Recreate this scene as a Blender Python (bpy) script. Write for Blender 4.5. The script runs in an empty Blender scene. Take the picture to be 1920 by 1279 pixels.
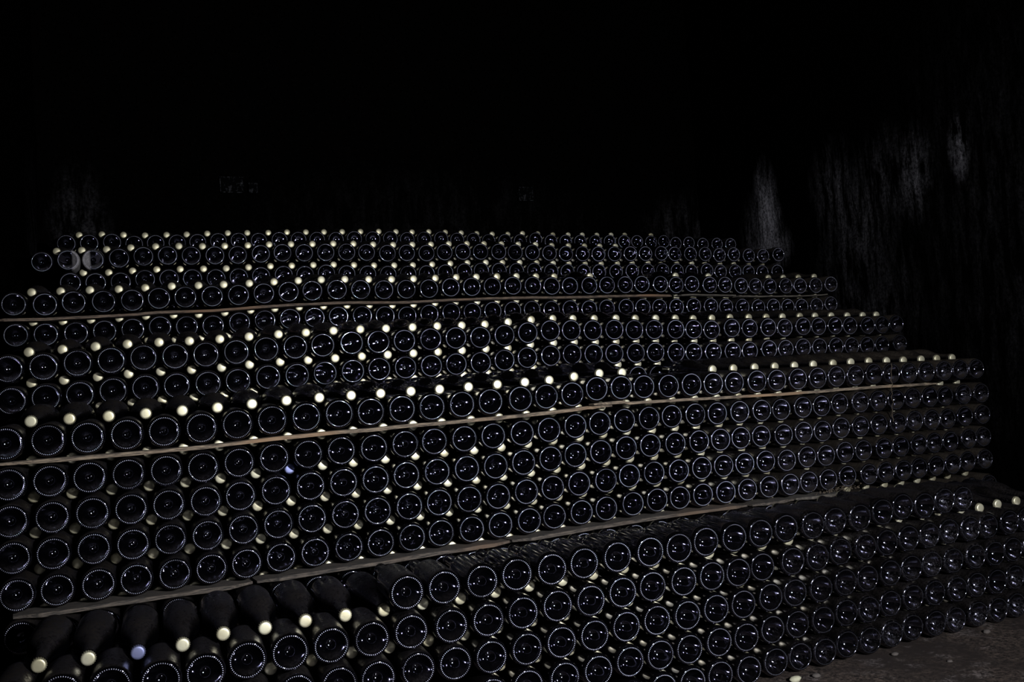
import bpy, math, random
import numpy as np
from mathutils import Vector, Matrix

# ------------------------------------------------------------ camera, world, lights, exposure
SC = bpy.context.scene
COL = SC.collection
SC.view_settings.view_transform = 'Standard'
SC.view_settings.look = 'None'
SC.view_settings.exposure = 0.0
SC.view_settings.gamma = 1.0
SC.view_settings.use_curve_mapping = False
CF = Vector((0.45023218, 0.89211948, 0.03760075))
CR = Vector((0.89182508, -0.4472088, -0.06820786))
CU = Vector((0.04403418, -0.06424266, 0.99696232))
cd = bpy.data.cameras.new('camera')
cam = bpy.data.objects.new('camera', cd)
COL.objects.link(cam)
cd.sensor_fit = 'HORIZONTAL'
cd.sensor_width = 36.0
cd.lens = 36.0 * 1868.8 / 1920.0
cd.clip_start = 0.02
cam.matrix_world = Matrix(((CR.x, CU.x, -CF.x, 0), (CR.y, CU.y, -CF.y, 0), (CR.z, CU.z, -CF.z, 0), (0, 0, 0, 1)))
SC.camera = cam

W = bpy.data.worlds.new('world')
SC.world = W
W.use_nodes = True
W.node_tree.nodes['Background'].inputs[0].default_value = (0.5, 0.6, 0.9, 1)
W.node_tree.nodes['Background'].inputs[1].default_value = 0.0

def spot(name, loc, target, power, size, radius, color, blend=1.0):
    l = bpy.data.lights.new(name, 'SPOT')
    l.energy = power; l.spot_size = math.radians(size); l.spot_blend = blend
    l.shadow_soft_size = radius; l.color = color
    o = bpy.data.objects.new(name, l); COL.objects.link(o)
    o.location = loc
    o.rotation_euler = (Vector(target) - Vector(loc)).to_track_quat('-Z', 'Y').to_euler()
    return o
# the work lamp that the photographer's side of the cellar is lit with
spot('work_lamp', (1.18, -0.50, 0.32), (1.70, 3.5, 0.10), 640, 105, 0.06, (0.90, 0.93, 1.0), 1.0)
# small lamps along the gallery behind the camera
for k in range(4):
    l = bpy.data.lights.new('gallery_lamp', 'POINT')
    l.energy = 1.2; l.shadow_soft_size = 0.04; l.color = (0.92, 0.94, 1.0)
    o = bpy.data.objects.new('gallery_lamp', l); COL.objects.link(o)
    o.location = (2.6 + 0.9 * k, -2.0 - 0.5 * k, 0.9)

random.seed(5)
RND = random.Random(11)
# ------------------------------------------------------------ materials
def mat(name):
    m = bpy.data.materials.new(name); m.use_nodes = True
    nt = m.node_tree; nt.nodes.clear()
    out = nt.nodes.new('ShaderNodeOutputMaterial')
    b = nt.nodes.new('ShaderNodeBsdfPrincipled')
    nt.links.new(b.outputs[0], out.inputs[0])
    return m, nt, b
def N(nt, kind, **kw):
    n = nt.nodes.new(kind)
    for k, v in kw.items():
        if k.startswith('i_'):
            n.inputs[k[2:].replace('_', ' ')].default_value = v
        else:
            setattr(n, k, v)
    return n
def noise(nt, scale, vec=None, detail=4.0, rough=0.6):
    n = nt.nodes.new('ShaderNodeTexNoise'); n.inputs['Scale'].default_value = scale
    n.inputs['Detail'].default_value = detail; n.inputs['Roughness'].default_value = rough
    if vec is not None: nt.links.new(vec, n.inputs['Vector'])
    return n.outputs['Fac']
def ramp(nt, fac, stops):
    r = nt.nodes.new('ShaderNodeValToRGB'); e = r.color_ramp.elements
    while len(e) > 1: e.remove(e[-1])
    e[0].position = stops[0][0]; e[0].color = (*stops[0][1], 1)
    for p, c in stops[1:]:
        k = e.new(p); k.color = (*c, 1)
    nt.links.new(fac, r.inputs[0])
    return r.outputs[0]
def maprange(nt, v, a, b, c=0.0, d=1.0):
    n = nt.nodes.new('ShaderNodeMapRange')
    nt.links.new(v, n.inputs[0])
    for i, x in enumerate((a, b, c, d)): n.inputs[i + 1].default_value = x
    return n.outputs[0]
def mth(nt, op, a, b=None):
    n = nt.nodes.new('ShaderNodeMath'); n.operation = op
    for i, x in enumerate((a, b)):
        if x is None: continue
        if isinstance(x, (int, float)): n.inputs[i].default_value = x
        else: nt.links.new(x, n.inputs[i])
    return n.outputs[0]
def mixc(nt, fac, a, b):
    n = nt.nodes.new('ShaderNodeMix'); n.data_type = 'RGBA'
    for s, x in ((0, fac), (6, a), (7, b)):
        if isinstance(x, (tuple, list)): n.inputs[s].default_value = (*x, 1)
        elif isinstance(x, (int, float)): n.inputs[s].default_value = x
        else: nt.links.new(x, n.inputs[s])
    return n.outputs[2]

def glass_material(name, haze=0.0):
    """Almost black bottle glass with cellar dust that lies on the upper side of the bottle and in loose specks."""
    m, nt, b = mat(name)
    geo = nt.nodes.new('ShaderNodeNewGeometry'); pos = geo.outputs['Position']
    sn = nt.nodes.new('ShaderNodeSeparateXYZ'); nt.links.new(geo.outputs['Normal'], sn.inputs[0])
    sp = nt.nodes.new('ShaderNodeSeparateXYZ'); nt.links.new(pos, sp.inputs[0])
    big = noise(nt, 9.0, pos, 3.0)
    fine = noise(nt, 160.0, pos, 6.0, 0.75)
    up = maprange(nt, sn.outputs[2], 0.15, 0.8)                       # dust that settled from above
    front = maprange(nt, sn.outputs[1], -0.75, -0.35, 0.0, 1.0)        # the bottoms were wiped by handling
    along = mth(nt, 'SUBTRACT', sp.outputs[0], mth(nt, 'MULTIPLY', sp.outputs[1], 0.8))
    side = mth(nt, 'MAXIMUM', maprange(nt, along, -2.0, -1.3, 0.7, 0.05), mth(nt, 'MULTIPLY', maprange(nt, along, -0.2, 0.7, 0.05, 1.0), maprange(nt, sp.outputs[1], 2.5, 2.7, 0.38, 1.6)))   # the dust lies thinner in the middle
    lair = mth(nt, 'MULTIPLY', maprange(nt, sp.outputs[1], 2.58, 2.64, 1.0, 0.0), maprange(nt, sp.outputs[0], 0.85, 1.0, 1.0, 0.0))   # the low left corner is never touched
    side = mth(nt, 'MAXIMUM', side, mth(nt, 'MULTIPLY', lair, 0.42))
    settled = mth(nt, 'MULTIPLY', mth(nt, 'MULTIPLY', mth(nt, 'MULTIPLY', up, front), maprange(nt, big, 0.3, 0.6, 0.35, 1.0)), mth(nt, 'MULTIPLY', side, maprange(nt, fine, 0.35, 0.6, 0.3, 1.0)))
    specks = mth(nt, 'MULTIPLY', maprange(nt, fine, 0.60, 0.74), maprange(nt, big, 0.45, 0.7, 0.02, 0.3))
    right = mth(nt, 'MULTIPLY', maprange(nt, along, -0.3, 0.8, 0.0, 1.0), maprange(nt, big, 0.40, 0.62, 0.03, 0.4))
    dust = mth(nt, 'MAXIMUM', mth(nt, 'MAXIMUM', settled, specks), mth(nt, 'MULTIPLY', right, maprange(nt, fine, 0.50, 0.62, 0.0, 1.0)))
    if haze:
        tc = nt.nodes.new('ShaderNodeTexCoord'); so = nt.nodes.new('ShaderNodeSeparateXYZ')
        nt.links.new(tc.outputs['Object'], so.inputs[0])
        patch = maprange(nt, mth(nt, 'ADD', mth(nt, 'MULTIPLY', so.outputs[0], haze), mth(nt, 'MULTIPLY', big, 0.012)), 0.016, 0.024)
        dust = mth(nt, 'MAXIMUM', dust, mth(nt, 'MULTIPLY', patch, maprange(nt, fine, 0.3, 0.7, 0.35, 1.0)))
    dust = mth(nt, 'MINIMUM', dust, 1.0)
    dc = mixc(nt, fine, (0.010, 0.008, 0.006), (0.042, 0.034, 0.026))
    if haze: dc = mixc(nt, 0.75, dc, (0.34, 0.32, 0.32))
    c = mixc(nt, dust, (0.0006, 0.0006, 0.0009), dc)
    nt.links.new(c, b.inputs['Base Color'])
    nt.links.new(maprange(nt, dust, 0.0, 0.5, 0.045, 0.85), b.inputs['Roughness'])
    nt.links.new(maprange(nt, dust, 0.0, 0.4, 1.0, 0.03), b.inputs['Specular IOR Level'])
    b.inputs['Specular Tint'].default_value = (0.80, 0.78, 1.0, 1); b.inputs['IOR'].default_value = 1.65
    # grit on the farther bottoms breaks the reflection into sparkles
    bp = nt.nodes.new('ShaderNodeBump'); bp.inputs['Distance'].default_value = 0.0007
    nt.links.new(maprange(nt, along, -0.5, 0.8, 0.0, 0.12), bp.inputs['Strength'])
    nt.links.new(noise(nt, 210.0, pos, 2.0), bp.inputs['Height']); nt.links.new(bp.outputs[0], b.inputs['Normal'])
    return m

def cap_material(name, ca, cb):
    m, nt, b = mat(name)
    geo = nt.nodes.new('ShaderNodeNewGeometry'); pos = geo.outputs['Position']
    big = noise(nt, 14.0, pos, 2.0); fine = noise(nt, 220.0, pos, 5.0, 0.7)
    base = mixc(nt, maprange(nt, big, 0.35, 0.65), ca, cb)
    sp = nt.nodes.new('ShaderNodeSeparateXYZ'); nt.links.new(pos, sp.inputs[0])
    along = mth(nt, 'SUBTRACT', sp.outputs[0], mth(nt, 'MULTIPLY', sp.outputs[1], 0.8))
    spot_ = maprange(nt, fine, 0.66, 0.74)
    left_dark = mth(nt, 'MULTIPLY', maprange(nt, along, -2.4, -1.2, 0.7, 0.0), maprange(nt, big, 0.35, 0.6, 0.6, 1.0))  # blotchy darkening of the caps towards the left end
    base = mixc(nt, left_dark, base, tuple(x * 0.42 for x in ca))
    c = mixc(nt, mth(nt, 'MULTIPLY', spot_, 0.8), base, (0.10, 0.055, 0.025))
    nt.links.new(c, b.inputs['Base Color'])
    b.inputs['Metallic'].default_value = 0.8
    nt.links.new(maprange(nt, big, 0.3, 0.7, 0.42, 0.55), b.inputs['Roughness'])
    bp = nt.nodes.new('ShaderNodeBump'); bp.inputs['Strength'].default_value = 0.25; bp.inputs['Distance'].default_value = 0.0006
    nt.links.new(noise(nt, 90.0, pos, 3.0), bp.inputs['Height']); nt.links.new(bp.outputs[0], b.inputs['Normal'])
    return m

def wood_material(name, a, c2):
    m, nt, b = mat(name)
    tc = nt.nodes.new('ShaderNodeTexCoord'); mp = nt.nodes.new('ShaderNodeMapping')
    mp.inputs['Scale'].default_value = (3.0, 30.0, 30.0)
    nt.links.new(tc.outputs['Object'], mp.inputs[0])
    g = noise(nt, 9.0, mp.outputs[0], 7.0, 0.7); h = noise(nt, 2.2, tc.outputs['Object'], 2.0)
    c = mixc(nt, maprange(nt, g, 0.40, 0.62), a, c2)
    c = mixc(nt, maprange(nt, h, 0.52, 0.66), c, tuple(x * y for x, y in zip(c2, (0.95, 0.76, 0.60))))
    nt.links.new(c, b.inputs['Base Color']); b.inputs['Roughness'].default_value = 0.85
    bp = nt.nodes.new('ShaderNodeBump'); bp.inputs['Strength'].default_value = 0.6; bp.inputs['Distance'].default_value = 0.002
    nt.links.new(g, bp.inputs['Height']); nt.links.new(bp.outputs[0], b.inputs['Normal'])
    return m

def wall_material(name, blobs, base=(0.00045, 0.0004, 0.00035), stain=(0.42, 0.40, 0.43)):
    """Cellar wall black with mould; pale mineral streaks where water has run down it. blobs: centre, half sizes, strength."""
    m, nt, b = mat(name)
    geo = nt.nodes.new('ShaderNodeNewGeometry'); pos = geo.outputs['Position']
    mp = nt.nodes.new('ShaderNodeMapping'); mp.inputs['Scale'].default_value = (1, 1, 0.24)
    nt.links.new(pos, mp.inputs[0])
    streak = noise(nt, 22.0, mp.outputs[0], 7.0, 0.72); grain = noise(nt, 70.0, pos, 6.0, 0.75)
    tot = None
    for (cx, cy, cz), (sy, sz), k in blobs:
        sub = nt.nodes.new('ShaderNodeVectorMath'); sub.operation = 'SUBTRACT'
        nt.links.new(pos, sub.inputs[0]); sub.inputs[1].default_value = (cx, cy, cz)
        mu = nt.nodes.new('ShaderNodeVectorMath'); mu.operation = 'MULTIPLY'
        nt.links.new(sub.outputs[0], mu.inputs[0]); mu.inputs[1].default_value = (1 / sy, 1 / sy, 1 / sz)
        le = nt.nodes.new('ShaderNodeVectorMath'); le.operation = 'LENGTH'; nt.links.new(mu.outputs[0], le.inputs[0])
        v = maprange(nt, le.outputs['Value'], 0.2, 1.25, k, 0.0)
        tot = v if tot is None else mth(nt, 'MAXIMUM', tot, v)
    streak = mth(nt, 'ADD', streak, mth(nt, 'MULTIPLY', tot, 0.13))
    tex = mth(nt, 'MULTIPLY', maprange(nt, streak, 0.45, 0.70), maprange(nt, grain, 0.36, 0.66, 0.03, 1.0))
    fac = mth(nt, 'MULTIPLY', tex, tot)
    c0 = mixc(nt, maprange(nt, grain, 0.35, 0.7), base, tuple(x * 3.2 for x in base))
    nt.links.new(mixc(nt, fac, c0, stain), b.inputs['Base Color'])
    b.inputs['Roughness'].default_value = 0.95; b.inputs['Specular IOR Level'].default_value = 0.0
    bp = nt.nodes.new('ShaderNodeBump'); bp.inputs['Strength'].default_value = 0.7; bp.inputs['Distance'].default_value = 0.006
    nt.links.new(grain, bp.inputs['Height']); nt.links.new(bp.outputs[0], b.inputs['Normal'])
    return m

GLASS = glass_material('bottle_glass')
GLASS_HAZE_A = glass_material('bottle_glass_dusty_side', 1.0)
GLASS_HAZE_B = glass_material('bottle_glass_dusty_rim', -1.0)
def scuff_glint_material():
    """The raised bars of the bearing ring are rubbed matt; their glints are painted in as a pale tone, fainter towards the dusty right."""
    m, nt, b = mat('scuffed_glass_glints')
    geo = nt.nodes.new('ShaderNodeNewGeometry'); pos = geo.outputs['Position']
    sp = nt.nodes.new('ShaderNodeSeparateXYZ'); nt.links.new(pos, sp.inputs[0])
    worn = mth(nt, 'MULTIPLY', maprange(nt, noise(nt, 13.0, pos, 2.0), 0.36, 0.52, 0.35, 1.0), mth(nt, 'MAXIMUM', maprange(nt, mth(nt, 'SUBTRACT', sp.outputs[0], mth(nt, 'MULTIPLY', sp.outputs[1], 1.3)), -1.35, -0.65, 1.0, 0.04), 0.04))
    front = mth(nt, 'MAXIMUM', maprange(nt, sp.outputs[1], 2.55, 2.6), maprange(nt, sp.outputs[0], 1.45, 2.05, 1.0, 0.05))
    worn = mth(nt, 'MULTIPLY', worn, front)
    nt.links.new(mixc(nt, worn, (0.02, 0.02, 0.026), (0.84, 0.82, 1.0)), b.inputs['Base Color'])  # pale lavender stands in for the glints on the bars
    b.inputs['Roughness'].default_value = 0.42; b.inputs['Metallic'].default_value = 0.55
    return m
SCUFF_GLINT = scuff_glint_material()
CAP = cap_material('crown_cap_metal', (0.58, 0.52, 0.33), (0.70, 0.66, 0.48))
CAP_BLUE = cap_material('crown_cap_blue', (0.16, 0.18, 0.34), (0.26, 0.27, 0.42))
WOOD = wood_material('weathered_lath', (0.035, 0.025, 0.017), (0.22, 0.165, 0.11))
BOARD = wood_material('damp_board', (0.010, 0.008, 0.006), (0.095, 0.074, 0.056))
WOOD_BROWN = wood_material('brown_lath', (0.02, 0.014, 0.010), (0.14, 0.095, 0.062))
WOOD_DARK = wood_material('dark_lath', (0.03, 0.025, 0.02), (0.10, 0.085, 0.065))

# ------------------------------------------------------------ mesh helpers
def link_mesh(name, verts, faces, mats, parent=None, smooth=True, mat_idx=None):
    me = bpy.data.meshes.new(name)
    me.from_pydata([tuple(v) for v in verts], [], [tuple(f) for f in faces])
    for m_ in mats: me.materials.append(m_)
    me.polygons.foreach_set('use_smooth', [smooth] * len(me.polygons))
    if mat_idx is not None: me.polygons.foreach_set('material_index', mat_idx)
    me.update()
    o = bpy.data.objects.new(name, me); COL.objects.link(o)
    if parent is not None: o.parent = parent
    return o
def tag(o, label=None, cat=None, group=None, kind=None):
    if label: o['label'] = label
    if cat: o['category'] = cat
    if group: o['group'] = group
    if kind: o['kind'] = kind
    return o
def lathe(profile, seg):
    """Surface of revolution about +Y; profile (y, r); a radius of 0 closes an end."""
    V, F, rings = [], [], []
    for y, r in profile:
        if r == 0: rings.append([len(V)]); V.append((0, y, 0)); continue
        rings.append(list(range(len(V), len(V) + seg)))
        for k in range(seg):
            a = 2 * math.pi * k / seg
            V.append((r * math.cos(a), y, r * math.sin(a)))
    for A, B in zip(rings, rings[1:]):
        for k in range(seg):
            k2 = (k + 1) % seg
            if len(A) == 1: F.append((A[0], B[k], B[k2]))
            elif len(B) == 1: F.append((A[k2], A[k], B[0]))
            else: F.append((A[k2], A[k], B[k], B[k2]))
    return V, F
PUNT = [(0.0283, 0.0), (0.0285, 0.0012), (0.0289, 0.0020), (0.0294, 0.0030)]
PUNT += [(0.0295 * (1 - (r / 0.0326) ** 2) + 0.0006, r) for r in (0.0042, 0.0058, 0.0075, 0.0095, 0.012, 0.0148, 0.018, 0.0212, 0.0244, 0.0272, 0.0294, 0.0308)]
PUNT += [(0.0024, 0.0319), (0.0011, 0.0328), (0.0003, 0.0338)]
HEEL = [(0.0, 0.0347), (0.0005, 0.0366), (0.0020, 0.0388), (0.0052, 0.0408), (0.0100, 0.0418), (0.0160, 0.0419)]
BODY = [(0.130, 0.0419), (0.145, 0.0406), (0.162, 0.0364), (0.178, 0.0306), (0.194, 0.0252), (0.210, 0.0212), (0.225, 0.0188),
        (0.242, 0.0171), (0.262, 0.0157), (0.278, 0.0146), (0.2835, 0.0146), (0.2850, 0.0166), (0.2895, 0.0166), (0.2910, 0.0135), (0.2975, 0.0130), (0.2975, 0.0)]
def knurls(n, quick):
    """The bearing ring of a sparkling wine bottle is stippled with short raised bars."""
    V, F = [], []
    for k in range(n):
        a = 2 * math.pi * (k + 0.5) / n; ca, sa = math.cos(a), math.sin(a)
        def P(dr, dt, h):
            r = 0.0348 + dr
            V.append((r * ca - dt * sa, -h, r * sa + dt * ca))
        b0 = len(V)
        m = 6 if quick else 8
        for lev in (((1.0, -0.0006), (0.72, 0.0006)) if quick else ((1.0, -0.0007), (0.88, 0.0003), (0.55, 0.0008))):
            for q in range(m):
                t = 2 * math.pi * q / m
                P(0.0014 * lev[0] * math.cos(t), 0.00095 * lev[0] * math.sin(t), lev[1])
        nl = 2 if quick else 3
        P(0, 0, 0.0010)
        for l in range(nl - 1):
            for q in range(m):
                q2 = (q + 1) % m
                F.append((b0 + l * m + q, b0 + l * m + q2, b0 + (l + 1) * m + q2, b0 + (l + 1) * m + q))
        for q in range(m): F.append((b0 + (nl - 1) * m + q, b0 + (nl - 1) * m + (q + 1) % m, b0 + nl * m))
    return V, F
def merge(*parts):
    V, F, M = [], [], []
    for (v, f), mi in parts:
        o = len(V); V += list(v); F += [tuple(o + i for i in x) for x in f]; M += [mi] * len(f)
    return V, F, M
def marks():
    """Small embossed strokes on the wall of the punt."""
    V, F = [], []
    for k, a in enumerate((0.35, 0.52, 0.68, 0.86, 1.05, 3.3, 3.6, 4.4)):
        r, y = 0.0233, 0.0160
        t = Vector((-math.sin(a), 0, math.cos(a))); rad = Vector((math.cos(a), 0, math.sin(a))); nrm = (Vector((0, -1, 0)) - rad * 0.9).normalized()
        al = (nrm.cross(t)).normalized(); c = rad * r + Vector((0, y, 0)); b0 = len(V)
        for s1, s2, h in ((-1, -1, -.3), (1, -1, -.3), (1, 1, -.3), (-1, 1, -.3), (0, 0, 1)):
            V.append(tuple(c + t * 0.0009 * s1 + al * 0.0018 * s2 + nrm * 0.0008 * h))
        F += [(b0, b0 + 1, b0 + 4), (b0 + 1, b0 + 2, b0 + 4), (b0 + 2, b0 + 3, b0 + 4), (b0 + 3, b0, b0 + 4)]
    return V, F
def crown(seg_teeth, quick):
    """Crown cap: slightly domed top, rounded shoulder, skirt pressed into teeth. Outer face at y = 0.3015."""
    n = seg_teeth * (2 if quick else 4)
    prof = [(0.3015, 0.0), (0.3014, 0.0090), (0.3011, 0.0118), (0.3002, 0.0136), (0.2985, 0.0144), (0.2955, 0.0148), (0.2925, 0.0153)]
    if quick: prof = [prof[0], prof[2], prof[3], prof[4], prof[6]]
    V, F, rings = [], [], []
    for y, r in prof:
        if r == 0: rings.append([0]); V.append((0, y, 0)); continue
        rings.append(list(range(len(V), len(V) + n)))
        amp = 0.0 if y > 0.299 else (0.0004 if y > 0.297 else 0.0007)
        for k in range(n):
            a = 2 * math.pi * k / n; rr = r + amp * math.cos(a * seg_teeth)
            V.append((rr * math.cos(a), y, rr * math.sin(a)))
    for A, B in zip(rings, rings[1:]):
        for k in range(n):
            k2 = (k + 1) % n
            F.append((A[0], B[k2], B[k]) if len(A) == 1 else (A[k], A[k2], B[k2], B[k]))
    return V, F


def bottle_parts(quick, detailed_base=True):
    punt = PUNT if not quick else PUNT[0:1] + PUNT[2:5] + PUNT[6:15:2] + PUNT[16:]
    body = BODY if not quick else BODY[0:1] + BODY[2:9:2] + BODY[11:15]+ BODY[15:]
    if not quick:
        return [(lathe(punt + HEEL + body, 72), 0), (marks(), 0)]
    if detailed_base:
        return [(lathe(punt + HEEL[::2] + body, 32), 0), (knurls(50, True), 2)]
    return [(lathe([(0.02, 0.0), (0.0, 0.036), (0.006, 0.0425)] + body, 20), 0)]

# ------------------------------------------------------------ the cellar
def grid_wall(name, A, B, z0, z1, m, nx=40, nz=24, amp=0.02, parent=None):
    """Rough wall between plan points A and B, a solid slab with an uneven face towards the room."""
    A, B = Vector((A[0], A[1], 0)), Vector((B[0], B[1], 0)); d = (B - A); nrm = Vector((-d.y, d.x, 0)).normalized()
    from mathutils import noise as MN
    V, F = [], []
    for j in range(nz + 1):
        for i in range(nx + 1):
            p = A + d * (i / nx) + Vector((0, 0, z0 + (z1 - z0) * j / nz))
            V.append(p + nrm * (amp * MN.fractal(p * 1.7, 1.0, 2.0, 4)))
    for j in range(nz):
        for i in range(nx):
            a = j * (nx + 1) + i; F.append((a, a + 1, a + nx + 2, a + nx + 1))
    n = len(V); back = -nrm * 0.25
    cs = [0, nx, (nz + 1) * (nx + 1) - 1, nz * (nx + 1)]
    for c in cs: V.append(V[c] + back)
    F += [(n, n + 1, n + 2, n + 3), tuple(range(nx, -1, -1)) + (n, n + 1), tuple(nz * (nx + 1) + i for i in range(nx + 1)) + (n + 2, n + 3)]
    F += [tuple(j * (nx + 1) for j in range(nz + 1)) + (n + 3, n), tuple(j * (nx + 1) + nx for j in range(nz, -1, -1)) + (n + 1, n + 2)]
    o = link_mesh(name, V, F, [m], parent)
    o['kind'] = 'structure'
    return o
FLOOR_Z = -0.872
rw = lambda y: 3.93 + 0.23 * (y - 4.68)
lw = lambda y: 0.005 + 0.15 * (y - 4.17)
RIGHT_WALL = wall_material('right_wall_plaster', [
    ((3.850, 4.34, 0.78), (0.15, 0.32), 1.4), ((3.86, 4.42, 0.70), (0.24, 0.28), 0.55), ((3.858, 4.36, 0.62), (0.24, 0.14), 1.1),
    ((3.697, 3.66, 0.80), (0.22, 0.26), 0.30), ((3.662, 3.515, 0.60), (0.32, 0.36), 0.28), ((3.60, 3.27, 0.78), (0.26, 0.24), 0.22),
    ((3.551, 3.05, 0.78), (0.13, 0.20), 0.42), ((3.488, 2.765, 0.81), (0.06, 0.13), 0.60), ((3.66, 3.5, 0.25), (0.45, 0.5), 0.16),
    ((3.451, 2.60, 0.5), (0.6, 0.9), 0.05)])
BACK_WALL = wall_material('back_wall_plaster', [((0.33, 5.2, 0.72), (0.14, 0.42), 0.16), ((3.9, 5.2, 0.8), (0.3, 0.3), 0.10), ((2.2, 5.2, 0.9), (1.0, 0.3), 0.02)])
LEFT_WALL = wall_material('left_wall_plaster', [((0.17, 4.98, 0.65), (0.25, 0.5), 0.10)])
grid_wall('wall_back', (4.6, 5.2), (-0.4, 5.2), FLOOR_Z - 0.1, 2.7, BACK_WALL, 60, 30, 0.03)
grid_wall('wall_right', (rw(-1.2), -1.2), (rw(5.5), 5.5), FLOOR_Z - 0.1, 2.7, RIGHT_WALL, 70, 30, 0.012)
grid_wall('wall_left', (lw(5.5), 5.5), (lw(-1.2), -1.2), FLOOR_Z - 0.1, 2.7, LEFT_WALL, 70, 30, 0.012)

fm, nt, b = mat('trodden_earth_floor')
geo = nt.nodes.new('ShaderNodeNewGeometry'); pos = geo.outputs['Position']
n1 = noise(nt, 5.0, pos, 6.0, 0.7); n2 = noise(nt, 90.0, pos, 8.0, 0.8); n3 = noise(nt, 13.0, pos, 3.0)
c = mixc(nt, maprange(nt, n2, 0.42, 0.60), (0.004, 0.003, 0.0025), (0.12, 0.088, 0.070))
c = mixc(nt, maprange(nt, n1, 0.42, 0.60), c, (0.026, 0.019, 0.016))
c = mixc(nt, mth(nt, 'MULTIPLY', maprange(nt, n3, 0.55, 0.7), maprange(nt, n2, 0.45, 0.6)), c, (0.19, 0.16, 0.15))
nt.links.new(c, b.inputs['Base Color']); b.inputs['Roughness'].default_value = 0.9; b.inputs['Specular IOR Level'].default_value = 0.15
bp = nt.nodes.new('ShaderNodeBump'); bp.inputs['Strength'].default_value = 0.9; bp.inputs['Distance'].default_value = 0.008
nt.links.new(n2, bp.inputs['Height']); nt.links.new(bp.outputs[0], b.inputs['Normal'])
def floor_mesh():
    from mathutils import noise as MN
    V, F = [], []; nx, ny = 110, 130
    for j in range(ny + 1):
        for i in range(nx + 1):
            x = -0.8 + 5.6 * i / nx; y = -1.2 + 6.8 * j / ny
            p = Vector((x, y, 0))
            h = 0.009 * MN.fractal(p * 3.0, 1.0, 2.0, 3) + 0.004 * MN.fractal(p * 17.0, 1.0, 2.0, 3)
            V.append((x, y, FLOOR_Z + min(h, 0.0) * (0.6 if y > 2.1 else 1.0) + (max(h, 0) if y < 2.08 else 0)))
    for j in range(ny):
        for i in range(nx):
            a = j * (nx + 1) + i; F.append((a, a + 1, a + nx + 2, a + nx + 1))
    return V, F
fv, ff = floor_mesh()
tag(link_mesh('floor', fv, ff, [fm]), kind='structure')
def vault(name):
    V, F = [], []; ns, ny = 24, 12
    for j in range(ny + 1):
        y = -1.2 + 6.8 * j / ny; x0, x1 = lw(y) - 0.1, rw(y) + 0.1
        for i in range(ns + 1):
            a = math.pi * i / ns; V.append(((x0 + x1) / 2 - (x1 - x0) / 2 * math.cos(a), y, 2.6 + 0.9 * math.sin(a)))
    for j in range(ny):
        for i in range(ns):
            a = j * (ns + 1) + i; F.append((a, a + ns + 1, a + ns + 2, a + 1))
    o = link_mesh(name, V, F, [LEFT_WALL]); o['kind'] = 'structure'
vault('ceiling')

# three old enamel plates fixed to the back wall
pm, nt, b = mat('old_plate')
tc = nt.nodes.new('ShaderNodeTexCoord'); g = noise(nt, 32.0, tc.outputs['Object'], 6.0, 0.75)
nt.links.new(mixc(nt, maprange(nt, g, 0.54, 0.66), (0.0008, 0.0008, 0.0008), (0.030, 0.030, 0.032)), b.inputs['Base Color'])
b.inputs['Roughness'].default_value = 0.9; b.inputs['Specular IOR Level'].default_value = 0.02
pr, nt, b = mat('plate_rim'); tc = nt.nodes.new('ShaderNodeTexCoord'); g = noise(nt, 45.0, tc.outputs['Object'], 4.0, 0.7)
nt.links.new(mixc(nt, maprange(nt, g, 0.48, 0.6), (0.0008, 0.0008, 0.0008), (0.024, 0.024, 0.026)), b.inputs['Base Color']); b.inputs['Roughness'].default_value = 0.9; b.inputs['Specular IOR Level'].default_value = 0.02
def box(x0, x1, y0, y1, z0, z1):
    V = [(x, y, z) for z in (z0, z1) for y in (y0, y1) for x in (x0, x1)]
    return V, [(0, 2, 3, 1), (4, 5, 7, 6), (0, 1, 5, 4), (2, 6, 7, 3), (0, 4, 6, 2), (1, 3, 7, 5)]
for cx, cz, w, h, lab in ((1.058, 1.092, 0.112, 0.074, 'faded grey rectangular plate on the dark back wall, the widest of three'),
                          (1.166, 1.078, 0.036, 0.044, 'tiny worn tag on the dark back wall just right of the widest plate'),
                          (2.765, 1.083, 0.084, 0.074, 'dim square plate alone on the dark back wall above the pile middle')):
    e = bpy.data.objects.new('wall_plate', None); COL.objects.link(e); e.location = (cx, 5.165, cz)
    tag(e, lab, 'plate', 'old plates on the back wall'); e.empty_display_size = 0.05
    link_mesh('face', *box(-w / 2, w / 2, 0, 0.03, -h / 2, h / 2), [pm], e, False)
    t = 0.004
    v, f, _ = merge((box(-w / 2 - t, w / 2 + t, -0.003, 0.004, h / 2, h / 2 + t), 0), (box(-w / 2 - t, w / 2 + t, -0.003, 0.004, -h / 2 - t, -h / 2), 0),
                    (box(-w / 2 - t, -w / 2, -0.003, 0.004, -h / 2, h / 2), 0), (box(w / 2, w / 2 + t, -0.003, 0.004, -h / 2, h / 2), 0))
    link_mesh('rim', v, f, [pr], e, False)

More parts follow.
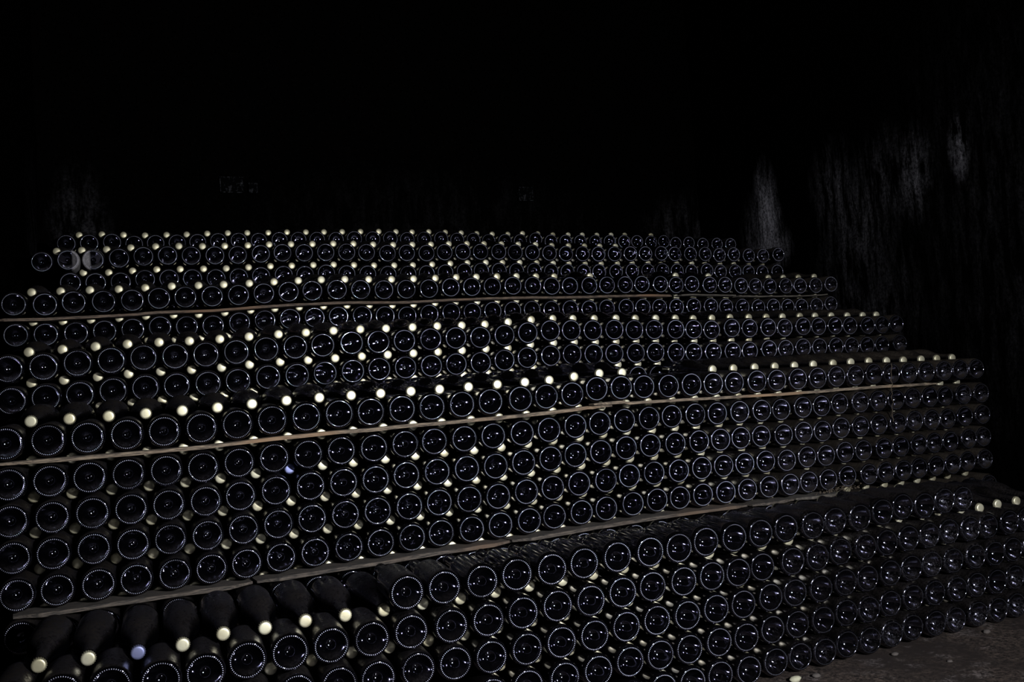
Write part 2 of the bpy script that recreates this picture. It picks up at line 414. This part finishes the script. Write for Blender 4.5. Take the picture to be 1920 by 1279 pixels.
# ------------------------------------------------------------ the pile of bottles
# front plane of each tier (m from the camera along Y); centres of the bottle bottoms in mm (x, z), row by row from the top
DEPTH = {'T0': 2.166, 'T1': 2.685, 'T2': 3.154, 'T3': 3.667, 'T4': 4.167, 'T5': 4.681}
ROWS = {
    ('T0', 0): (0, 0, '784,-470 875,-472 972,-473 1063,-470 1161,-472 1254,-471 1349,-468 1448,-469 1538,-471 1631,-468 1724,-469 1814,-469 1909,-468 2003,-471 2092,-470 2186,-472 2274,-466 2361,-461 2450,-468 2539,-464 2627,-468'),
    ('T0', 1): (2, 3, '-31,-551 59,-554 150,-556 245,-562 332,-564 420,-566 511,-562 602,-562 695,-563 788,-562 885,-564 980,-567 1073,-563 1169,-564 1262,-564 1357,-560 1452,-561 1550,-565 1638,-560 1727,-564 1815,-562 1919,-560 2011,-562 2102,-559 2198,-558 2285,-558 2375,-557 2462,-560 2551,-559 2641,-562 2731,-567 2822,-567 2912,-568 3002,-571 3092,-573'),
    ('T0', 2): (2, 3, '426,-632 519,-635 612,-638 702,-644 798,-643 890,-647 983,-652 1078,-652 1171,-651 1268,-655 1363,-649 1458,-651 1551,-653 1644,-650 1737,-652 1834,-649 1923,-649 2016,-657 2108,-650 2200,-650 2287,-647 2376,-647 2465,-646 2561,-650 2654,-651 2742,-653 2830,-654 2921,-656 3011,-657 3100,-659'),
    ('T0', 3): (1, 3, '980,-737 1076,-737 1175,-735 1271,-735 1365,-738 1459,-737 1551,-741 1645,-737 1737,-740 1834,-736 1923,-738 2015,-742 2107,-735 2194,-741 2284,-737 2376,-734 2470,-735 2564,-738 2652,-737 2741,-741 2829,-741 2919,-742 3007,-743 3096,-744'),
    ('T0', 4): (1, 3, '1369,-812 1462,-813 1555,-810 1642,-815 1738,-820 1834,-819 1922,-822 2010,-817 2098,-818 2188,-825 2277,-824 2366,-819 2456,-823 2551,-829 2644,-826 2736,-828 2824,-824 2916,-824 3008,-823 3098,-822'),
    ('T1', 0): (0, 0, '-18,-73 74,-73 163,-74 254,-74 344,-74 437,-73 528,-71 621,-67 713,-66 805,-64 898,-66 991,-65 1083,-66 1176,-66 1270,-65 1369,-65 1460,-63 1550,-61 1643,-50 1731,-52 1819,-55 1916,-59 2009,-60 2100,-63 2188,-65 2283,-66 2376,-69 2472,-70 2562,-72 2654,-72 2746,-74 2836,-73 2927,-77 3017,-81 3109,-85 3206,-85 3295,-88 3387,-88'),
    ('T1', 1): (0, 0, '-16,-175 74,-173 163,-173 253,-174 343,-174 434,-176 527,-172 620,-167 713,-166 806,-166 899,-168 993,-165 1084,-166 1178,-166 1272,-166 1369,-166 1460,-164 1556,-160 1645,-159 1738,-156 1830,-155 1918,-154 2016,-160 2107,-163 2201,-165 2293,-169 2382,-171 2480,-171 2571,-172 2659,-171 2754,-173 2848,-171 2940,-176 3028,-174 3116,-175 3203,-181 3302,-180 3401,-180'),
    ('T1', 2): (0, 0, '-16,-257 75,-259 165,-261 255,-263 345,-262 436,-263 526,-260 620,-256 714,-254 806,-254 898,-255 991,-253 1086,-253 1180,-254 1274,-256 1365,-254 1459,-251 1548,-249 1642,-248 1734,-244 1830,-245 1925,-248 2021,-250 2111,-253 2199,-253 2287,-255 2381,-258 2477,-258 2567,-263 2657,-257 2751,-259 2843,-260 2941,-263 3030,-262 3118,-267 3206,-269 3303,-267 3401,-268'),
    ('T1', 3): (0, 0, '-14,-346 73,-348 164,-348 255,-349 345,-350 436,-349 528,-347 620,-345 713,-342 806,-342 898,-343 993,-342 1086,-343 1180,-343 1274,-346 1369,-343 1462,-341 1556,-339 1649,-338 1739,-333 1833,-334 1930,-337 2024,-337 2116,-338 2203,-341 2296,-342 2388,-349 2485,-344 2574,-348 2662,-344 2753,-346 2858,-351 2946,-351 3034,-350 3121,-354 3212,-354 3308,-353 3398,-354'),
    ('T1', 4): (0, 0, '-10,-433 78,-437 170,-435 258,-436 350,-435 441,-438 531,-437 622,-434 715,-433 810,-432 903,-433 995,-430 1086,-428 1182,-431 1274,-432 1371,-430 1461,-429 1556,-426 1645,-425 1743,-422 1841,-422 1929,-424 2020,-425 2115,-426 2210,-431 2304,-428 2396,-433 2484,-433 2575,-435 2669,-431 2768,-435 2858,-436 2947,-440 3034,-440 3122,-438 3210,-444 3297,-438 3398,-439'),
    ('T2', 0): (0, 0, '-6,124 85,125 175,131 266,134 357,138 447,137 538,138 630,141 723,146 817,148 907,150 1003,153 1095,152 1189,152 1283,153 1376,153 1468,151 1563,154 1656,160 1748,164 1837,162 1928,158 2023,157 2113,153 2205,150 2302,147 2390,144 2478,135 2576,142 2668,138 2765,137 2854,133 2948,133 3035,131 3126,130 3215,124 3315,125 3402,122 3490,121'),
    ('T2', 1): (0, 0, '-1,33 87,36 177,39 267,44 357,47 448,48 540,48 631,51 724,57 816,57 909,59 1002,60 1094,62 1187,62 1279,62 1371,63 1465,63 1557,67 1650,71 1743,73 1833,74 1925,70 2017,67 2111,65 2201,63 2295,58 2384,54 2476,53 2572,48 2662,46 2759,48 2847,45 2939,48 3029,44 3122,44 3216,42 3303,38 3391,38 3504,41'),
    ('T3', 0): (0, 0, '19,357 113,354 201,359 295,359 388,361 477,366 566,368 659,369 752,369 845,375 936,379 1027,381 1122,383 1215,381 1311,379 1403,377 1498,377 1591,382 1684,382 1780,383 1871,383 1966,382 2058,379 2146,378 2241,377 2333,378 2424,377 2514,378 2611,376 2699,369 2787,374 2885,368 2975,367 3070,361 3158,358 3246,354 3343,355 3431,353 3537,354 3635,358'),
    ('T3', 1): (0, 0, '21,254 111,253 204,254 294,257 385,260 475,266 566,263 657,263 750,270 843,275 936,279 1029,280 1121,281 1215,280 1307,277 1400,274 1492,278 1586,281 1680,280 1772,283 1865,281 1955,282 2048,279 2139,279 2233,276 2325,278 2422,278 2511,276 2600,273 2690,271 2788,273 2885,270 2973,265 3069,262 3164,257 3256,262 3344,254 3431,253 3532,255 3625,261'),
    ('T4', 0): (0, 0, '125,565 216,571 307,572 401,578 492,585 584,588 676,587 769,587 862,589 956,592 1047,596 1141,596 1236,598 1328,598 1420,597 1514,592 1607,594 1701,592 1791,596 1882,598 1971,597 2065,597 2152,594 2246,594 2337,590 2430,585 2520,585 2614,584 2707,584 2800,584 2894,583 2987,585 3075,582 3173,582 3267,581 3359,573 3454,578 3556,570 3655,569 3760,575'),
    ('T4', 1): (0, 0, '221,484 311,482 402,483 493,492 584,493 675,493 768,492 860,495 953,499 1047,503 1139,502 1232,507 1325,504 1418,501 1513,499 1606,498 1698,500 1790,503 1882,506 1970,509 2060,507 2154,506 2248,506 2341,501 2432,500 2520,497 2612,496 2707,495 2806,497 2899,498 2989,497 3080,495 3173,490 3269,493 3358,488 3457,487 3547,485 3642,481 3745,483'),
    ('T5', 0): (0, 0, '240,713 332,716 425,720 517,712 608,716 700,717 791,721 884,726 977,728 1070,728 1166,731 1258,733 1350,734 1444,734 1536,738 1630,737 1723,739 1813,735 1906,738 1997,739 2086,733 2179,733 2268,727 2362,727 2454,727 2545,736 2639,725 2732,725 2827,725 2923,725 3017,725 3112,725 3199,725 3292,722 3379,725 3467,716 3561,718 3662,711 3764,711 3867,710'),
}

ROW = {}
for k, (a, b_, s) in ROWS.items():
    ROW[k] = [(int(p.split(',')[0]) / 1000, int(p.split(',')[1]) / 1000) for p in s.split()]
def follow(key, dz, n=None):
    """a hidden row right under a given one, offset by half a bottle"""
    q = ROW[key]; return [(x + 0.004, z + dz) for x, z in q]
ROW[('T1', 5)] = follow(('T1', 4), -0.1025)
ROW[('T2', 2)] = follow(('T2', 1), -0.0885)
ROW[('T3', 2)] = follow(('T3', 1), -0.0885)
ROW[('T4', 2)] = follow(('T4', 1), -0.0885)
ROW[('T5', 1)] = follow(('T5', 0), -0.0885)

AX = Vector((0.12949, 0.98823, 0.0200)).normalized()      # bottles with the bottom outward, necks a little raised
AXN = Vector((0.12949, 0.98823, 0.0040)).normalized()     # bottles with the neck outward lie level
def frame(axis, spin):
    y = axis; x = y.cross(Vector((0, 0, 1))).normalized(); z = x.cross(y)
    c_, s_ = math.cos(spin), math.sin(spin)
    return (x * c_ + z * s_), y, (z * c_ - x * s_)
def matrix(axis, loc, spin):
    x, y, z = frame(axis, spin)
    return Matrix(((x.x, y.x, z.x, loc.x), (x.y, y.y, z.y, loc.y), (x.z, y.z, z.z, loc.z), (0, 0, 0, 1)))
def jit(a=0.0035):
    return Vector((RND.gauss(0, a), 0, RND.gauss(0, a)))
PROF_Y = np.array([p[0] for p in HEEL + BODY[:-1]] + [0.3015]); PROF_R = np.array([p[1] for p in HEEL + BODY[:-1]] + [0.0150])
PROF_R = np.where(PROF_Y > 0.289, 0.0165, PROF_R)
CAND = [(dx, dy, dz) for dy in (0.0, 0.006, 0.012, 0.018) for dz in (0, -0.0015, 0.0015, -0.003, 0.003, -0.0045, 0.0045, -0.006, 0.006, -0.008, 0.008) for dx in (0, -0.0015, 0.0015, -0.003, 0.003, -0.0045, 0.0045, -0.006, 0.006)]
CAND = np.array(CAND)
LAID = {}
def fit_neck(tip, ax, key, i):
    """Nudge a bottle that lies neck outward until it no longer cuts into the bottles round it."""
    near = []
    for (k2, i2), (o2, d2, out) in LAID.items():
        if k2[0] == key[0] and abs(k2[1] - key[1]) <= 1 and abs(o2[0] - tip[0]) < 0.14: near.append((o2, d2))
    if near:
        ts = np.linspace(0.004, 0.29, 16)
        best = None
        tc = tip + CAND @ np.array([[1, 0, 0], [ax[0] / ax[1], 1, ax[2] / ax[1]], [0, 0, 1]])
        cost = 0.15 * (np.abs(CAND[:, 0]) + np.abs(CAND[:, 2])) + 0.05 * CAND[:, 1]
        for o2, d2 in near:
            p2 = o2 + ts[:, None] * d2; r2 = np.interp(ts, PROF_Y, PROF_R)
            s_ = (p2[None, :, 1] - tc[:, None, 1]) / ax[1]
            p1 = tc[:, None, :] + s_[..., None] * ax
            r1 = np.where((s_ > 0) & (s_ < 0.3015), np.interp(0.3015 - s_, PROF_Y, PROF_R), -1.0)
            gap = np.hypot(p1[..., 0] - p2[None, :, 0], p1[..., 2] - p2[None, :, 2]) - r1 - r2 - 0.0012
            cost = cost + 3 * np.maximum(-gap, 0).max(1)
        tip = tc[int(np.argmin(cost))]
    return tip
NO_CAP = {('T1', 0): {20, 21, 22}, ('T3', 0): {23, 25, 26, 27, 28, 30, 32, 33, 34}, ('T5', 0): {32, 34, 35, 36, 37, 38}, ('T4', 0): set(range(29, 40))}
PL = []          # (row key, 'base' or 'neck', index, matrix)
def between(ka, kb, x):
    f_ = lambda q: float(np.interp(x, [p[0] for p in q], [p[1] for p in q]))
    return (f_(ROW[ka]) + f_(ROW[kb])) / 2
def settle():
    """Push bottles of one tier apart until none overlaps a neighbour."""
    for t in DEPTH:
        ks = [k for k in sorted(ROW) if k[0] == t]; idx = [(k, i) for k in ks for i in range(len(ROW[k]))]
        P = np.array([ROW[k][i] for k, i in idx])
        for _ in range(40):
            d = P[None] - P[:, None]; L = np.hypot(d[..., 0], d[..., 1]) + np.eye(len(P))
            push = np.where(L < 0.0878, (0.0878 - L) / 2, 0.0)
            P -= (d / L[..., None] * push[..., None]).sum(1) * 0.5
        for (k, i), p in zip(idx, P): ROW[k][i] = (float(p[0]), float(p[1]))
settle()
def clear_lath(ka, kb, half):
    """Leave room for the lath between two rows."""
    xs = np.array([p[0] for p in ROW[ka]]); mid = np.array([between(ka, kb, x) for x in xs]); line = np.polynomial.Polynomial.fit(xs, mid, 6)
    ROW[ka] = [(x, max(z, float(line(x)) + half)) for x, z in ROW[ka]]
    ROW[kb] = [(x, min(z, float(line(x)) - half)) for x, z in ROW[kb]]
clear_lath(('T1', 0), ('T1', 1), 0.0480); clear_lath(('T3', 0), ('T3', 1), 0.0485); clear_lath(('T1', 4), ('T1', 5), 0.0500)
LOC = {}
for key in sorted(ROW):
    for i, (x, z) in enumerate(ROW[key]):
        ax = (AX + jit(0.0025)).normalized(); LOC[key, i] = (ax, Vector((x, DEPTH[key[0]] + RND.uniform(-0.004, 0.004), z)))
        LAID[key, i] = (np.array(LOC[key, i][1]), np.array(ax), 1)
for key in sorted(ROW):
    t, j = key; Y = DEPTH[t]; q = ROW[key]
    for i, (x, z) in enumerate(q):
        ax, loc = LOC[key, i]
        PL.append((key, 'base', i, matrix(ax, loc, 0.0 if key == ('T4', 0) else RND.uniform(0, 6.28))))
    for i in range(len(q) - 1):
        r_ = RND.random()
        if i in NO_CAP.get(key, ()): continue
        if key == ('T0', 0): continue
        x = (q[i][0] + q[i + 1][0]) / 2; z = (q[i][1] + q[i + 1][1]) / 2
        if q[i + 1][0] - q[i][0] > 0.2: continue
        base_z = z + max(0.043 if t == 'T0' else 0.048, math.sqrt(max(0.0, 0.0612 ** 2 - ((q[i + 1][0] - q[i][0]) / 2) ** 2)))
        ax = (AXN + jit(0.002)).normalized()
        tip0 = np.array((x + 0.002 + RND.gauss(0, 0.0015), Y, base_z)) + np.array(AXN) * (0.072 + RND.uniform(-0.003, 0.004))
        tip = Vector(fit_neck(tip0, np.array(ax), key, i))
        LAID[key, 10000 + i] = (np.array(tip + ax * 0.3015), -np.array(ax), 0)
        PL.append((key, 'neck', i, matrix(-ax, tip + ax * 0.3015, RND.uniform(0, 6.28))))

ONES = ['', 'first', 'second', 'third', 'fourth', 'fifth', 'sixth', 'seventh', 'eighth', 'ninth', 'tenth', 'eleventh', 'twelfth', 'thirteenth',
        'fourteenth', 'fifteenth', 'sixteenth', 'seventeenth', 'eighteenth', 'nineteenth']
def nth(n):
    if n < 20: return ONES[n]
    t_ = {2: ('twentieth', 'twenty'), 3: ('thirtieth', 'thirty'), 4: ('fortieth', 'forty')}[n // 10]
    return t_[0] if n % 10 == 0 else t_[1] + '-' + ONES[n % 10]
ROWNAME = {('T1', 0): 'the row on the long lath', ('T1', 1): 'first row under the long lath', ('T1', 2): 'second row under the long lath',
           ('T1', 3): 'third row under the long lath', ('T1', 4): 'fourth row under the long lath',
           ('T0', 0): 'top row of the front tier', ('T0', 1): 'second row of the front tier', ('T0', 2): 'third row of the front tier',
           ('T0', 3): 'fourth row of the front tier', ('T0', 4): 'floor row of the front tier',
           ('T4', 0): 'second highest row', ('T2', 0): 'row', ('T3', 0): 'row'}
GROUP = {'T0': 'bottles of the front tier by the floor', 'T1': 'bottles of the tall middle tier', 'T4': 'bottles near the top of the pile'}
hv, hf, hm = merge(*bottle_parts(False))
proto = link_mesh('wine_bottle', hv, hf, [GLASS])
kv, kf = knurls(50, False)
kproto = link_mesh('stippled_ring', kv, kf, [SCUFF_GLINT], proto)
cv, cf = crown(21, False)
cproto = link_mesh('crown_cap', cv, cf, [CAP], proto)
def variant(mesh, m_):
    me = mesh.copy(); me.materials[0] = m_; return me
MESH_HAZE = {1: variant(proto.data, GLASS_HAZE_A), 2: variant(proto.data, GLASS_HAZE_B)}
CAP_BLUE_MESH = variant(cproto.data, CAP_BLUE)
first = True
def individual(key, kind, i):
    a, b_, _s = ROWS.get(key, (0, 0, ''))
    n = len(ROW[key])
    if kind == 'base':
        if key[0] == 'T0': return a <= i < n - b_
        if key[0] == 'T1': return key[1] <= 4 and i < 35
        return key == ('T4', 0) and i in (1, 2)
    if key == ('T0', 1): return i < 9 or (28 <= i <= 31)
    if key == ('T1', 0): return i < 20
    return key == ('T1', 2) and i == 7
count = 0
REST = []
for key, kind, i, mtx in PL:
    if not individual(key, kind, i):
        REST.append((key, kind, i, mtx)); continue
    if first: o, c_ = proto, cproto; first = False
    else:
        o = proto.copy(); COL.objects.link(o)
        c_ = cproto.copy(); COL.objects.link(c_); c_.parent = o
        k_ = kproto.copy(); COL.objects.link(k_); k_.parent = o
    o.matrix_world = mtx
    a = ROWS[key][0]; k = i - a + 1
    g = GROUP[key[0]]
    if key == ('T4', 0):
        o.data = MESH_HAZE[i]
        lab = 'dark bottle base outward with pale dust on its ' + ('right side, second highest row' if i == 1 else 'left rim, second highest row')
    elif kind == 'base':
        lab = f'dark bottle, base outward, {nth(k)} from left in {ROWNAME[key]}'
    elif key == ('T0', 1):
        g = 'bottles with necks outward on the front tier'
        if i < 9:
            lab = f'dusty bottle, gold cap outward, {nth(i + 1)} from left above the front tier'
            if i == 2: lab = 'dusty bottle with a lavender-grey cap outward among gold ones on the front tier'; c_.data = CAP_BLUE_MESH
        else: lab = f'dusty bottle, gold cap outward, {nth(i - 27)} of the last ones near the right wall'
    elif key == ('T1', 2):
        g = 'bottles with necks outward in the middle tier'
        lab = 'wine bottle with a blue cap outward, deep between bottoms under the long lath'; c_.data = CAP_BLUE_MESH
    else:
        g = 'bottles with necks outward in the middle tier'
        lab = f'dusty bottle, gold cap outward, {nth(i + 1)} from left on top of the middle tier'
    tag(o, lab, 'bottle', g)
    count += 1
print('individual bottles', count, 'rest', len(REST))

# every further bottle, past the ones above, in one object
def joined(name, items):
    T = {}
    for kk, parts in (('base', bottle_parts(True, True) + [(crown(10, True), 1)]), ('plain', bottle_parts(True, False) + [(crown(21, True), 1)])):
        V, F, M = merge(*parts)
        T[kk] = (np.array(V, dtype=np.float64), np.concatenate([np.array(f) for f in F]), np.array([len(f) for f in F]), np.array(M))
    vs, li, lt, mi = [], [], [], []; off = 0
    for key, kind, i, mtx in items:
        hidden = key in (('T3', 2), ('T4', 2), ('T5', 1))
        V, L, n, M = T['base' if kind == 'base' and not hidden else 'plain']
        m_ = np.array(mtx); vs.append(V @ m_[:3, :3].T + m_[:3, 3]); li.append(L + off); lt.append(n); mi.append(M); off += len(V)
    vs, li, lt, mi = map(np.concatenate, (vs, li, lt, mi))
    me = bpy.data.meshes.new(name)
    me.vertices.add(len(vs)); me.vertices.foreach_set('co', vs.ravel())
    me.loops.add(len(li)); me.loops.foreach_set('vertex_index', li.astype(np.int32))
    me.polygons.add(len(lt)); me.polygons.foreach_set('loop_start', np.concatenate([[0], np.cumsum(lt)[:-1]]).astype(np.int32))
    me.polygons.foreach_set('loop_total', lt.astype(np.int32))
    me.polygons.foreach_set('material_index', mi.astype(np.int32))
    me.polygons.foreach_set('use_smooth', np.ones(len(lt), dtype=bool))
    me.materials.append(GLASS); me.materials.append(CAP); me.materials.append(SCUFF_GLINT)
    me.update(calc_edges=True); me.validate()
    o = bpy.data.objects.new(name, me); COL.objects.link(o)
    print(name, 'polygons', len(lt))
    return o
tag(joined('wine_bottles', REST), 'stacked dark wine bottles of the farther tiers and the gold-capped ones between the bottoms', 'bottle', kind='stuff')

# ------------------------------------------------------------ laths between the rows
def lath(label, zf, x0, x1, yf, w, t, m_, wob=0.0012, ragged=0.0, group=None):
    n = max(8, int((x1 - x0) / 0.02)); V, F = [], []
    from mathutils import noise as MN
    for i in range(n + 1):
        x = x0 + (x1 - x0) * i / n; zc = zf(x)
        e = 1.0
        if x - x0 < ragged: e = max(0.15, (x - x0) / ragged)
        if x1 - x < ragged: e = max(0.15, (x1 - x) / ragged)
        a1 = MN.noise(Vector((x * 9, yf, zc * 3))) * wob; a2 = MN.noise(Vector((x * 13, yf + 5, 1))) * wob; a3 = MN.noise(Vector((x * 6, yf + 9, 4))) * 0.004
        y0 = yf + a3 + (0.02 * (1 - e)); h = t / 2 * (0.5 + 0.5 * e)
        V += [(x, y0, zc - h + a1), (x, y0, zc + h + a2), (x, yf + w, zc + h), (x, yf + w, zc - h)]
    for i in range(n):
        for k in range(4):
            a = i * 4 + k; b2 = i * 4 + (k + 1) % 4; F.append((a, b2, b2 + 4, a + 4))
    F += [(3, 2, 1, 0), (n * 4, n * 4 + 1, n * 4 + 2, n * 4 + 3)]
    ox = Vector((x0, yf, zf(x0)))
    o = link_mesh('wooden_lath', [Vector(v) - ox for v in V], F, [m_], None, False); o.location = ox
    tag(o, label, 'lath', group or 'laths laid between the rows')
    return o
Y1, Y3 = DEPTH['T1'], DEPTH['T3']
lath('long pale wooden lath sloping across the middle tier, running in from the left', lambda x: between(('T1', 0), ('T1', 1), x) + 0.0005 - (0.003 if x > 1.6 else 0), -0.06, 1.70, Y1 - 0.008, 0.05, 0.0092, WOOD, ragged=0.10)
lath('wooden lath continuing the long lath towards the right, with a pointed split end', lambda x: between(('T1', 0), ('T1', 1), x) + (0.0062 if x < 1.75 else 0.0012), 1.632, 3.17, Y1 - 0.010, 0.05, 0.0086, WOOD, ragged=0.07)
lath('thin brown lath under the fourth row from the top, the longest up there', lambda x: between(('T3', 0), ('T3', 1), x), -0.03, 2.676, Y3 - 0.010, 0.05, 0.0090, WOOD_BROWN, ragged=0.02)
lath('short dark lath beside the end of the thin brown upper lath', lambda x: between(('T3', 0), ('T3', 1), x) + 0.002, 2.72, 3.03, Y3 - 0.006, 0.05, 0.006, WOOD_DARK)
lath('blackened lath at the right end of the upper tier, nearly invisible', lambda x: between(('T3', 0), ('T3', 1), x), 3.05, 3.60, Y3 - 0.004, 0.05, 0.006, WOOD_DARK)
zb = lambda x: between(('T1', 4), ('T1', 5), x)
for x0, x1, dy, m_, lab in ((-0.02, 0.545, 0.012, BOARD, 'grey board under the middle tier at the far left, above the dusty bottles'),
                        (0.555, 1.30, 0.020, BOARD, 'brown board under the middle tier with a reddish stretch, second from left'),
                        (1.31, 2.20, 0.018, BOARD, 'long grey board under the middle tier, third from left'),
                        (2.215, 2.40, 0.026, BOARD, 'short reddish board under the middle tier, fourth from left'),
                        (2.41, 2.62, 0.026, WOOD_DARK, 'short cobwebbed board under the middle tier, last towards the right')):
    lath(lab, lambda x: zb(x) - 0.001, x0, x1, Y1 - dy, 0.09, 0.0100, m_, 0.002, 0.06, 'boards under the middle tier')

# ------------------------------------------------------------ small things
def tube(name, pts, r, m_, label, cat, group=None, n=5):
    V, F = [], []
    for k, p in enumerate(pts):
        rr = r * (0.7 + 0.6 * RND.random())
        for q in range(n):
            a = 2 * math.pi * q / n; V.append(Vector(p) + Vector((rr * math.cos(a), rr * math.sin(a), 0)))
    for k in range(len(pts) - 1):
        for q in range(n): F.append((k * n + q, k * n + (q + 1) % n, (k + 1) * n + (q + 1) % n, (k + 1) * n + q))
    F += [tuple(range(n - 1, -1, -1)), tuple((len(pts) - 1) * n + q for q in range(n))]
    return tag(link_mesh(name, V, F, [m_]), label, cat, group)
tm, nt, b = mat('dry_stem'); b.inputs['Base Color'].default_value = (0.055, 0.04, 0.025, 1); b.inputs['Roughness'].default_value = 0.9
pts = []
for k in range(22):
    f_ = k / 21; z = -0.040 - 0.215 * f_
    pts.append((2.914 - 0.016 * f_ + 0.0035 * math.sin(k * 1.9) + 0.002 * math.sin(k * 4.1), Y1 - 0.011 - 0.002 * math.sin(k), z))
tube('dry_root', pts, 0.0013, tm, 'thin dry root hanging over the bottle bottoms and the lath near the right wall', 'root')
def pebble(name, loc, s, m_, label, group):
    V, F = [], []; n, l = 8, 5
    for j in range(1, l):
        for i in range(n):
            th, ph = math.pi * j / l, 2 * math.pi * i / n; k = 1 + RND.uniform(-0.16, 0.16)
            V.append((s[0] * k * math.sin(th) * math.cos(ph), s[1] * k * math.sin(th) * math.sin(ph), s[2] * k * math.cos(th)))
    V += [(0, 0, s[2]), (0, 0, -s[2])]
    for j in range(l - 2):
        for i in range(n): F.append((j * n + i, (j + 1) * n + i, (j + 1) * n + (i + 1) % n, j * n + (i + 1) % n))
    for i in range(n):
        F.append((len(V) - 2, i, (i + 1) % n)); F.append((len(V) - 1, (l - 2) * n + (i + 1) % n, (l - 2) * n + i))
    o = link_mesh(name, V, F, [m_]); o.location = loc; tag(o, label, 'stone', group)
    return o
sm, nt, b = mat('pale_stone'); tc = nt.nodes.new('ShaderNodeTexCoord')
nt.links.new(mixc(nt, noise(nt, 60, tc.outputs['Object'], 5), (0.16, 0.15, 0.09), (0.5, 0.48, 0.34)), b.inputs['Base Color']); b.inputs['Roughness'].default_value = 0.8
dm, nt, b = mat('dark_stone'); tc = nt.nodes.new('ShaderNodeTexCoord')
nt.links.new(mixc(nt, noise(nt, 60, tc.outputs['Object'], 5), (0.025, 0.02, 0.017), (0.09, 0.075, 0.065)), b.inputs['Base Color']); b.inputs['Roughness'].default_value = 0.9
pebble('stone', (1.862, 2.128, FLOOR_Z + 0.006), (0.020, 0.012, 0.009), sm, 'pale flat stone on the floor against the foremost bottles', None)
for (x, y), s, lab in (((1.93, 2.12), 0.010, 'small dark pebble beside the pale stone on the floor'),
                       ((2.24, 2.13), 0.009, 'dark crumb of earth on the floor below the middle of the floor row'),
                       ((2.62, 2.12), 0.010, 'grey pebble on the floor against the right half of the floor row'),
                       ((2.30, 1.99), 0.007, 'tiny pebble lying out on the bare floor away from the bottles')):
    pebble('stone', (x, y, FLOOR_Z + s * 0.45), (s * 1.3, s, s * 0.6), dm, lab, 'pebbles on the floor')
# cobweb and plant crumbs on the last board
V, F = [], []
for k in range(150):
    c_ = Vector((2.60 + RND.gauss(0, 0.05), Y1 - 0.018 + RND.uniform(-0.014, 0.0), -0.474 + abs(RND.gauss(0, 0.008)))); b0 = len(V)
    for q in range(4): V.append(c_ + Vector([RND.uniform(-0.004, 0.004) for _ in range(3)]))
    F += [(b0, b0 + 1, b0 + 2), (b0, b0 + 2, b0 + 3), (b0, b0 + 3, b0 + 1), (b0 + 1, b0 + 3, b0 + 2)]
tag(link_mesh('debris', V, F, [tm], None, False), 'crumbs of dry plants and cobweb caught on the board', 'debris', kind='stuff')
